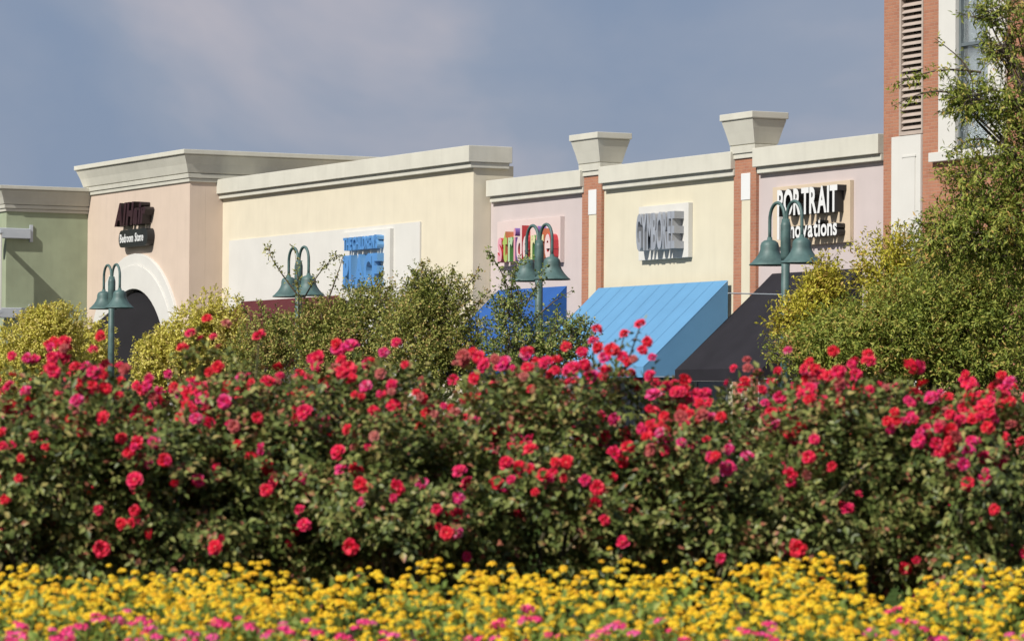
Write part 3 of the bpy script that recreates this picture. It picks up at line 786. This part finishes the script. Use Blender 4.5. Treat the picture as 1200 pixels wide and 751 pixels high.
RG = 'trees and shrubs by the brick tower'
plant('shrub', 'yellow tipped shrub below the white and black letter sign', 'shrub', RG, gp(955, 50),
      [bl(962, 355, 50, 0.28, 0.44, 230), bl(935, 378, 50, 0.30, 0.28, 170), bl(968, 335, 50, 0.15, 0.25, 60)], M['leaf_yo'], 0.062, 0.026, 9,
      sprigs=[(at(955, 340, 50), at(962, 298, 50), 18), (at(930, 375, 50), at(893, 378, 50), 16)])
plant('shrub', 'yellow tipped shrub against the white panel of the brick tower', 'shrub', RG, gp(1045, 49),
      [bl(1048, 325, 49, 0.36, 0.50, 290), bl(1060, 345, 49, 0.4, 0.4, 200)], M['leaf_yo'], 0.062, 0.026, 10,
      sprigs=[(at(1050, 310, 49), at(1055, 262, 49), 20), (at(1065, 310, 49), at(1068, 270, 49), 14)])
plant('small_tree', 'wide olive green tree spreading low before the brick tower', 'tree', RG, gp(1060, 46),
      [bl(1010, 400, 46, 0.75, 0.42, 700), bl(1150, 430, 46, 0.95, 0.35, 600), bl(1000, 435, 46, 0.8, 0.3, 400), bl(1100, 385, 46, 0.80, 0.62, 950), bl(1170, 370, 46, 0.70, 0.70, 800), bl(1050, 370, 46, 0.42, 0.33, 300), bl(945, 415, 46, 0.38, 0.22, 170), bl(1130, 330, 46, 0.5, 0.35, 320)], M['leaf_wo'], 0.062, 0.021, 11, droop=0.25)
plant('oak_tree', 'tall narrow leaved tree overhanging the white framed window', 'tree', RG, gp(1300, 41),
      [bl(1215, 5, 41, 0.36, 0.35, 190), bl(1190, 125, 41, 0.30, 0.28, 190), bl(1140, 118, 41, 0.28, 0.18, 150), bl(1215, 190, 41, 0.50, 0.42, 320),
       bl(1150, 205, 41, 0.38, 0.22, 170), bl(1160, 262, 41, 0.62, 0.38, 560), bl(1110, 285, 41, 0.42, 0.22, 230), bl(1215, 290, 41, 0.55, 0.45, 430), bl(1175, 60, 41, 0.22, 0.2, 85), bl(1310, 100, 41, 0.75, 1.0, 400), bl(1160, 15, 41, 0.2, 0.12, 40)],
      M['leaf_wo'], 0.075, 0.020, 12, dens=1.1, trunk_r=0.11, droop=0.4, tl=(0.12, 0.26), limbs=3, trunk_to=at(1290, 330, 41), upb=0.1,
      sprigs=[(at(1150, 85, 41), at(1048, 100, 41), 46), (at(1120, 110, 41), at(1045, 125, 41), 20), (at(1140, 95, 41), at(1095, 45, 41), 16), (at(1160, 130, 41), at(1108, 135, 41), 30), (at(1170, 170, 41), at(1110, 180, 41), 30), (at(1170, 30, 41), at(1120, 15, 41), 16), (at(1150, 220, 41), at(1100, 205, 41), 24), (at(1190, 60, 41), at(1150, 20, 41), 24), (at(1130, 280, 41), at(1075, 262, 41), 26)])

# ---------------------------------------------------------------- flowers: shared meshes
def petal_ring(V, Fs, n, r, z0, lift, wd, ph, cup, rng):
    for i in range(n):
        a = ph+2*math.pi*i/n + rng.uniform(-0.15, 0.15)
        u = np.array([math.cos(a), math.sin(a), 0]); s = np.array([-math.sin(a), math.cos(a), 0])
        rr = r*rng.uniform(0.85, 1.1); lf = lift*rng.uniform(0.7, 1.3)
        b = len(V); z = np.array([0, 0, 1.0])
        V += [u*0.1*rr+z*z0, u*0.6*rr+s*wd*0.5+z*(z0+lf*0.6+cup), u*0.6*rr-s*wd*0.5+z*(z0+lf*0.6+cup), u*0.58*rr+z*(z0+lf*0.45),
              u*1.0*rr+s*wd*0.28+z*(z0+lf), u*1.0*rr-s*wd*0.28+z*(z0+lf), u*1.04*rr+z*(z0+lf*0.92)]
        Fs += [(b, b+1, b+3), (b, b+3, b+2), (b+1, b+4, b+6, b+3), (b+3, b+6, b+5, b+2)]

M['petal_rose'] = petal_mat('rose_petal', [(0.0, (0.60, 0.006, 0.018)), (0.45, (0.64, 0.007, 0.042)), (0.8, (0.61, 0.008, 0.10)), (0.96, (0.60, 0.035, 0.20)), (1.0, (0.64, 0.22, 0.30))])
M['petal_dull'] = petal_mat('fading_rose_petal', [(0.0, (0.34, 0.035, 0.04)), (0.5, (0.42, 0.07, 0.07)), (1.0, (0.45, 0.16, 0.13))])
M['petal_yellow'] = petal_mat('lantana_petal', [(0.0, (0.76, 0.36, 0.006)), (0.25, (0.82, 0.48, 0.006)), (0.7, (0.84, 0.56, 0.010)), (1.0, (0.82, 0.62, 0.03))])
M['petal_pink'] = petal_mat('pink_petal', [(0.0, (0.66, 0.015, 0.08)), (0.5, (0.74, 0.025, 0.18)), (1.0, (0.74, 0.10, 0.30))])
M['pollen'] = surface('pollen', (0.70, 0.22, 0.16), bump=0)
M['leaf_rose'] = leaf_mat('rose_leaf', [(0.0, (0.036, 0.055, 0.014)), (0.4, (0.105, 0.135, 0.034)), (0.8, (0.235, 0.25, 0.075)), (0.96, (0.32, 0.25, 0.09)), (1.0, (0.28, 0.10, 0.06))], rough=0.42, transl=0.14, nscale=6)
M['leaf_lan'] = leaf_mat('lantana_leaf', [(0.0, (0.11, 0.165, 0.03)), (0.5, (0.19, 0.26, 0.045)), (1.0, (0.33, 0.36, 0.08))], nscale=6)

def rose_mesh(seed, r, dull=False):
    rng = np.random.default_rng(seed); V, Fs = [], []
    petal_ring(V, Fs, 5, r, 0.0, r*0.10, r*1.15, 0.0, 0.006, rng)
    petal_ring(V, Fs, 5, r*0.82, 0.004, r*0.38, r*0.95, 0.6, 0.008, rng)
    petal_ring(V, Fs, 4, r*0.52, 0.006, r*0.55, r*0.62, 0.2, 0.008, rng)
    k = len(Fs)
    b = len(V)
    for i in range(6): V.append(np.array([0.13*r*math.cos(i*1.047), 0.13*r*math.sin(i*1.047), r*0.30]))
    V.append(np.array([0, 0, r*0.38])); Fs += [(b+i, b+(i+1) % 6, b+6) for i in range(6)]
    me = bpy.data.meshes.new('bloom'); me.from_pydata([tuple(p) for p in V], [], Fs)
    me.polygons.foreach_set('material_index', [0]*k+[1]*6)
    me.materials.append(M['petal_dull' if dull else 'petal_rose']); me.materials.append(M['pollen']); me.update()
    return me
ROSES = [rose_mesh(100+i, 0.0235+0.004*(i % 3)) for i in range(5)]
DULLS = [rose_mesh(120+i, 0.026, True) for i in range(2)]

def head_mesh(seed, r, mat, dome=0.55, nf=16):
    rng = np.random.default_rng(seed); V, Fs = [], []
    for i in range(nf):
        u = (i+0.5)/nf; th = i*2.39996; el = math.acos(1-u*0.95)
        d = np.array([math.sin(el)*math.cos(th), math.sin(el)*math.sin(th), math.cos(el)])
        c = d*np.array([r, r, r*dome]); s = unit(np.cross(d, [0.3, 0.5, 0.81])); q = np.cross(d, s); fr = r*0.36
        b = len(V); V.append(c - d*fr*0.25)
        for k in range(5):
            a = k*1.2566+rng.uniform(0, 0.5); V.append(c + (s*math.cos(a)+q*math.sin(a))*fr + d*fr*0.15)
        Fs += [(b, b+1+k, b+1+(k+1) % 5) for k in range(5)]
    me = bpy.data.meshes.new('flower_head'); me.from_pydata([tuple(p) for p in V], [], Fs)
    me.materials.append(mat); me.update(); return me
YELL = [head_mesh(200+i, 0.0115+0.002*(i % 3), M['petal_yellow'], 0.8) for i in range(4)]
PINK = [head_mesh(220+i, 0.017+0.003*(i % 3), M['petal_pink'], 0.4, 12) for i in range(4)]

def put(mesh, name, parent, p, nrm, rng, sc=1.0):
    o = bpy.data.objects.new(name, mesh); COL.objects.link(o); o.parent = parent
    o.location = Vector(p) - parent.location
    q = Vector(nrm).to_track_quat('Z', 'Y'); o.rotation_mode = 'QUATERNION'
    o.rotation_quaternion = q @ Matrix.Rotation(rng.uniform(0, 6.28), 3, 'Z').to_quaternion()
    o.scale = (sc, sc, sc)
    return o

def rose_bush(right, fd, top, rw, nleaf, nbloom, seed, tall=(), low=0.25):
    """dome of five-leaflet leaves on canes, blooms on the upper outside"""
    rng = np.random.default_rng(seed)
    x, y = ground_at(right, fd); zb = bed_height(fd, right)
    row = 0 if fd < 16 else (1 if fd < 17.2 else 2)
    t = thing('rose_bush', ('magenta red rose bush in the front row of the hedge, right behind the yellow flowers',
                            'magenta red rose bush in the middle row of the hedge, tops above the front row',
                            'magenta red rose bush in the rear row of the hedge, next to the car park')[row], 'rose bush', (x, y, zb),
              ('front row rose bushes', 'middle row rose bushes', 'rear row rose bushes')[row])
    h = top-zb; c = np.array([x, y, zb+h*0.52]); rad = np.array([rw, rw*0.9, h*0.47])
    # clumps give the bush its light and dark masses
    nc = 26
    cd_ = rand_dir(rng, nc*3); cd_ = cd_[cd_[:, 2] > -0.75][:nc]; nc = len(cd_)
    cr_ = rng.uniform(0.62, 1.0, nc); cc = c + cd_*cr_[:, None]*rad*0.88; cs = rng.uniform(0.09, 0.20, nc)
    n = int(nleaf*1.7); idx = rng.integers(0, nc, n)
    dirs = rand_dir(rng, n); rr = rng.uniform(0.15, 1, n)**0.5
    p = cc[idx] + dirs*(rr*cs[idx])[:, None]*np.array([1.1, 1.1, 0.85])
    p = p[p[:, 2] > zb+0.06]; n = len(p)
    outw = unit(p-c)
    rach = unit(outw*0.7 + rng.normal(size=(n, 3))*0.7 + np.array([0, 0, 0.15]))
    upn = unit(np.array([0, 0, 0.7]) + rng.normal(size=(n, 3))*0.5 + outw*0.9)
    side = unit(np.cross(rach, upn))
    acc = []
    ll = rng.uniform(0.75, 1.2, n)
    for (s_, sd_, k) in ((0.0, 0.9, 0.85), (0.0, -0.9, 0.85), (0.55, 0.9, 1.0), (0.55, -0.9, 1.0), (1.0, 0.0, 1.15)):
        P = p + rach*(0.055*s_*ll)[:, None]
        D = rach*(0.55 if sd_ else 1.0) + side*sd_ + rng.normal(size=(n, 3))*0.15
        D[:, 2] -= 0.15
        acc.append((P, D, upn, 0.034*k*ll, 0.021*k*ll))
    # long whippy shoots
    for (dr, df, zt) in tall:
        x2, y2 = ground_at(right+dr, fd+df); e_ = np.array([x2, y2, zt]); a_ = c+np.array([0, 0, h*0.2])
        u = rng.uniform(0.3, 1, 34); P = a_+(e_-a_)*u[:, None]+rng.normal(size=(34, 3))*0.02
        acc.append((P, rand_dir(rng, 34), rand_dir(rng, 34)+np.array([0, 0, 1.0]), np.full(34, 0.032), np.full(34, 0.018)))
    arr = [np.concatenate(z) for z in zip(*acc)]
    o = link_mesh('foliage', leaf_mesh('foliage', *arr, (x, y, zb)), M['leaf_rose'], t); o['kind'] = 'stuff'
    for i in range(9):
        q = cc[rng.integers(0, nc)]; b0 = np.array([x, y, zb])+np.append(rng.normal(size=2)*0.06, -0.02)
        md = (b0+q)/2+np.append(rng.normal(size=2)*0.05, 0.08)
        MB().tube([b0, md, q], [0.010, 0.008, 0.004], 5).build('cane', M['cane'], t)
    for (dr, df, zt) in tall:
        x2, y2 = ground_at(right+dr, fd+df)
        MB().tube([c, (np.array(c)+np.array([x2, y2, zt]))/2+np.array([0.02, 0, 0.05]), (x2, y2, zt)], [0.006, 0.005, 0.003], 5).build('cane', M['cane'], t)
        put(ROSES[rng.integers(0, 5)], 'bloom', t, (x2, y2, zt), (0.2, -0.5, 0.8), rng)
    # blooms in little sprays, mostly high and towards the light
    made = 0
    sunv = np.array(sun_to); camv = -fh
    nbloom = int(nbloom*3.0)
    while made < nbloom:
        d = rand_dir(rng, 1)[0]
        if d[2] < -0.5: continue
        wgt = 0.20 + 0.9*max(0, d[2]+0.18)**0.9
        if d@camv < -0.35: wgt *= 0.25
        if rng.uniform() > wgt: continue
        k = int(np.argmax(cd_@d)); cen = cc[k] + unit(d+cd_[k])*cs[k]*rng.uniform(0.85, 1.15)
        for j in range(rng.choice([1, 1, 1, 2, 2, 3])):
            q = cen + rng.normal(size=3)*np.array([0.065, 0.065, 0.05])
            nn = unit(d*0.5 + camv*0.45 + sunv*0.35 + rng.normal(size=3)*0.35)
            dull = rng.uniform() < 0.13
            put(DULLS[rng.integers(0, 2)] if dull else ROSES[rng.integers(0, 5)], 'bloom', t, q, nn, rng, rng.uniform(0.66, 1.15))
            made += 1
    return t

def rpos(px, Z): return (px-600)/FOCAL*Z
def topz(px, py, Z): return float(at(px, py, Z)[2])
# front row, then rows behind
spec = [  # px, top py, distance, half-width, leaves, blooms
    (30, 440, 15.3, 0.52, 1500, 34), (205, 470, 15.4, 0.46, 1300, 20), (330, 425, 15.7, 0.46, 1400, 26), (480, 470, 15.4, 0.48, 1400, 22),
    (635, 432, 15.5, 0.52, 1600, 34), (835, 458, 15.4, 0.44, 1300, 26), (985, 432, 15.5, 0.50, 1500, 40), (1165, 445, 15.4, 0.50, 1500, 42),
    (90, 426, 16.5, 0.55, 1400, 34), (290, 398, 16.6, 0.50, 1300, 30), (470, 425, 16.6, 0.55, 1300, 30), (690, 414, 16.5, 0.55, 1400, 44),
    (920, 418, 16.6, 0.52, 1300, 34), (1110, 446, 16.6, 0.55, 1300, 38), (1250, 418, 16.4, 0.5, 1200, 26), (-70, 420, 16.4, 0.5, 1100, 20),
    (0, 445, 17.6, 0.6, 1000, 14), (190, 456, 17.6, 0.6, 1000, 14), (400, 450, 17.6, 0.6, 1000, 14), (570, 446, 17.6, 0.6, 1000, 14), (830, 440, 17.6, 0.6, 1000, 14), (1010, 452, 17.6, 0.6, 1000, 14), (1190, 448, 17.6, 0.6, 1000, 14),
    # the hedge runs on past both sides of the picture
    (-190, 440, 15.4, 0.52, 900, 14), (-380, 430, 16.2, 0.6, 900, 14), (-580, 435, 15.8, 0.6, 900, 12), (1370, 440, 15.5, 0.52, 900, 14), (1530, 430, 16.3, 0.6, 900, 14), (1740, 435, 15.8, 0.6, 900, 12)]
for i, (px, py, Z, rw, nl, nb) in enumerate(spec):
    tall = []
    if i == 11: tall = [(0.15, 0, topz(735, 392, 16.5)), (0.22, 0.05, topz(750, 380, 16.5)), (0.02, 0, topz(705, 400, 16.5))]
    if i == 9: tall = [(0.05, 0, topz(300, 394, 16.6))]
    rose_bush(rpos(px, Z), Z, topz(px, py, Z), rw, nl, nb, 300+i, tall)

def bedding(name, label, cat, group, right, fd, h, rw, nleaf, nhead, meshes, seed, sink=0.0):
    rng = np.random.default_rng(seed)
    x, y = ground_at(right, fd); zb = bed_height(fd, right)
    t = thing(name, label, cat, (x, y, zb), group)
    n = nleaf
    d = rand_dir(rng, n); d[:, 2] = np.abs(d[:, 2])
    r = rng.uniform(0.1, 1, n)**0.4*lumpy(rng, d, 6, 0.2)
    p = np.array([x, y, zb]) + d*r[:, None]*np.array([rw, rw, h])
    D = unit(d*0.6+rng.normal(size=(n, 3))*0.6); N_ = rng.normal(size=(n, 3))*0.4+np.array([0, 0, 0.8])-fh*0.5
    o = link_mesh('foliage', leaf_mesh('foliage', p, D, N_, rng.uniform(0.028, 0.05, n), rng.uniform(0.016, 0.026, n), (x, y, zb)), M['leaf_lan'], t); o['kind'] = 'stuff'
    st = MB()
    for i in range(4):
        a = rng.uniform(0, 6.28); st.tube([(x, y, zb-0.02), (x+math.cos(a)*rw*0.5, y+math.sin(a)*rw*0.5, zb+h*0.7)], [0.006, 0.003], 4)
    st.build('stem', M['cane'], t)
    k = 0
    while k < nhead:
        d = rand_dir(rng, 1)[0]; d[2] = abs(d[2])
        if d@(-fh) < -0.2 and rng.uniform() < 0.6: continue
        s = rng.uniform(0.92, 1.1)
        q = np.array([x, y, zb]) + d*s*np.array([rw, rw, h])*lumpy(rng, d[None], 3, 0.05)[0]
        if q[2] < zb+0.10: continue
        put(meshes[rng.integers(0, len(meshes))], 'flower_head', t, q, unit(d*0.5+np.array([0, 0, 0.7])+rng.normal(size=3)*0.2), rng, rng.uniform(0.75, 1.15))
        k += 1
    return t
rng0 = np.random.default_rng(77)
LBS = ('yellow flowered lantana plant in the row touching the rose bushes', 'yellow flowered lantana plant in the second row from the rose bushes',
       'yellow flowered lantana plant in the third row from the rose bushes', 'yellow flowered lantana plant in the row touching the pink flowers')
LGS = ('lantana row by the roses', 'second lantana row', 'third lantana row', 'lantana row by the pink flowers')
s_ = 0
for row, (Z, n, h) in enumerate(((14.35, 9, 0.36), (13.85, 9, 0.35), (13.35, 9, 0.34), (12.9, 9, 0.33))):
    for i in range(n):
        rr = -2.35 + 4.7*(i+0.5*(row % 2))/(n-1) + rng0.uniform(-0.08, 0.08)
        bedding('lantana_plant', LBS[row], 'flower', LGS[row], rr, Z+rng0.uniform(-0.1, 0.1), (h+0.01)*rng0.uniform(0.82, 1.15), rng0.uniform(0.27, 0.34), 420, int(rng0.uniform(120, 175)) if row < 3 else 120, YELL, 500+s_); s_ += 1
bedding('lantana_plant', LBS[1], 'flower', LGS[1], rpos(888, 13.95), 13.95, 0.36, 0.3, 420, 90, YELL, 990)
PBS = ('low pink flowered plant in the row touching the yellow lantana', 'low pink flowered plant in the outermost row at the bed edge')
PGS = ('pink plants by the lantana', 'pink plants at the bed edge')
for row, (Z, h) in enumerate(((12.62, 0.285), (12.3, 0.26))):
    for i in range(11):
        rr = -2.1 + 4.2*(i+0.5*row)/10 + rng0.uniform(-0.08, 0.08)
        bedding('pink_plant', PBS[row], 'flower', PGS[row], rr, Z+rng0.uniform(-0.05, 0.05), h*rng0.uniform(0.9, 1.15), rng0.uniform(0.2, 0.26), 300, 36, PINK, 700+s_); s_ += 1
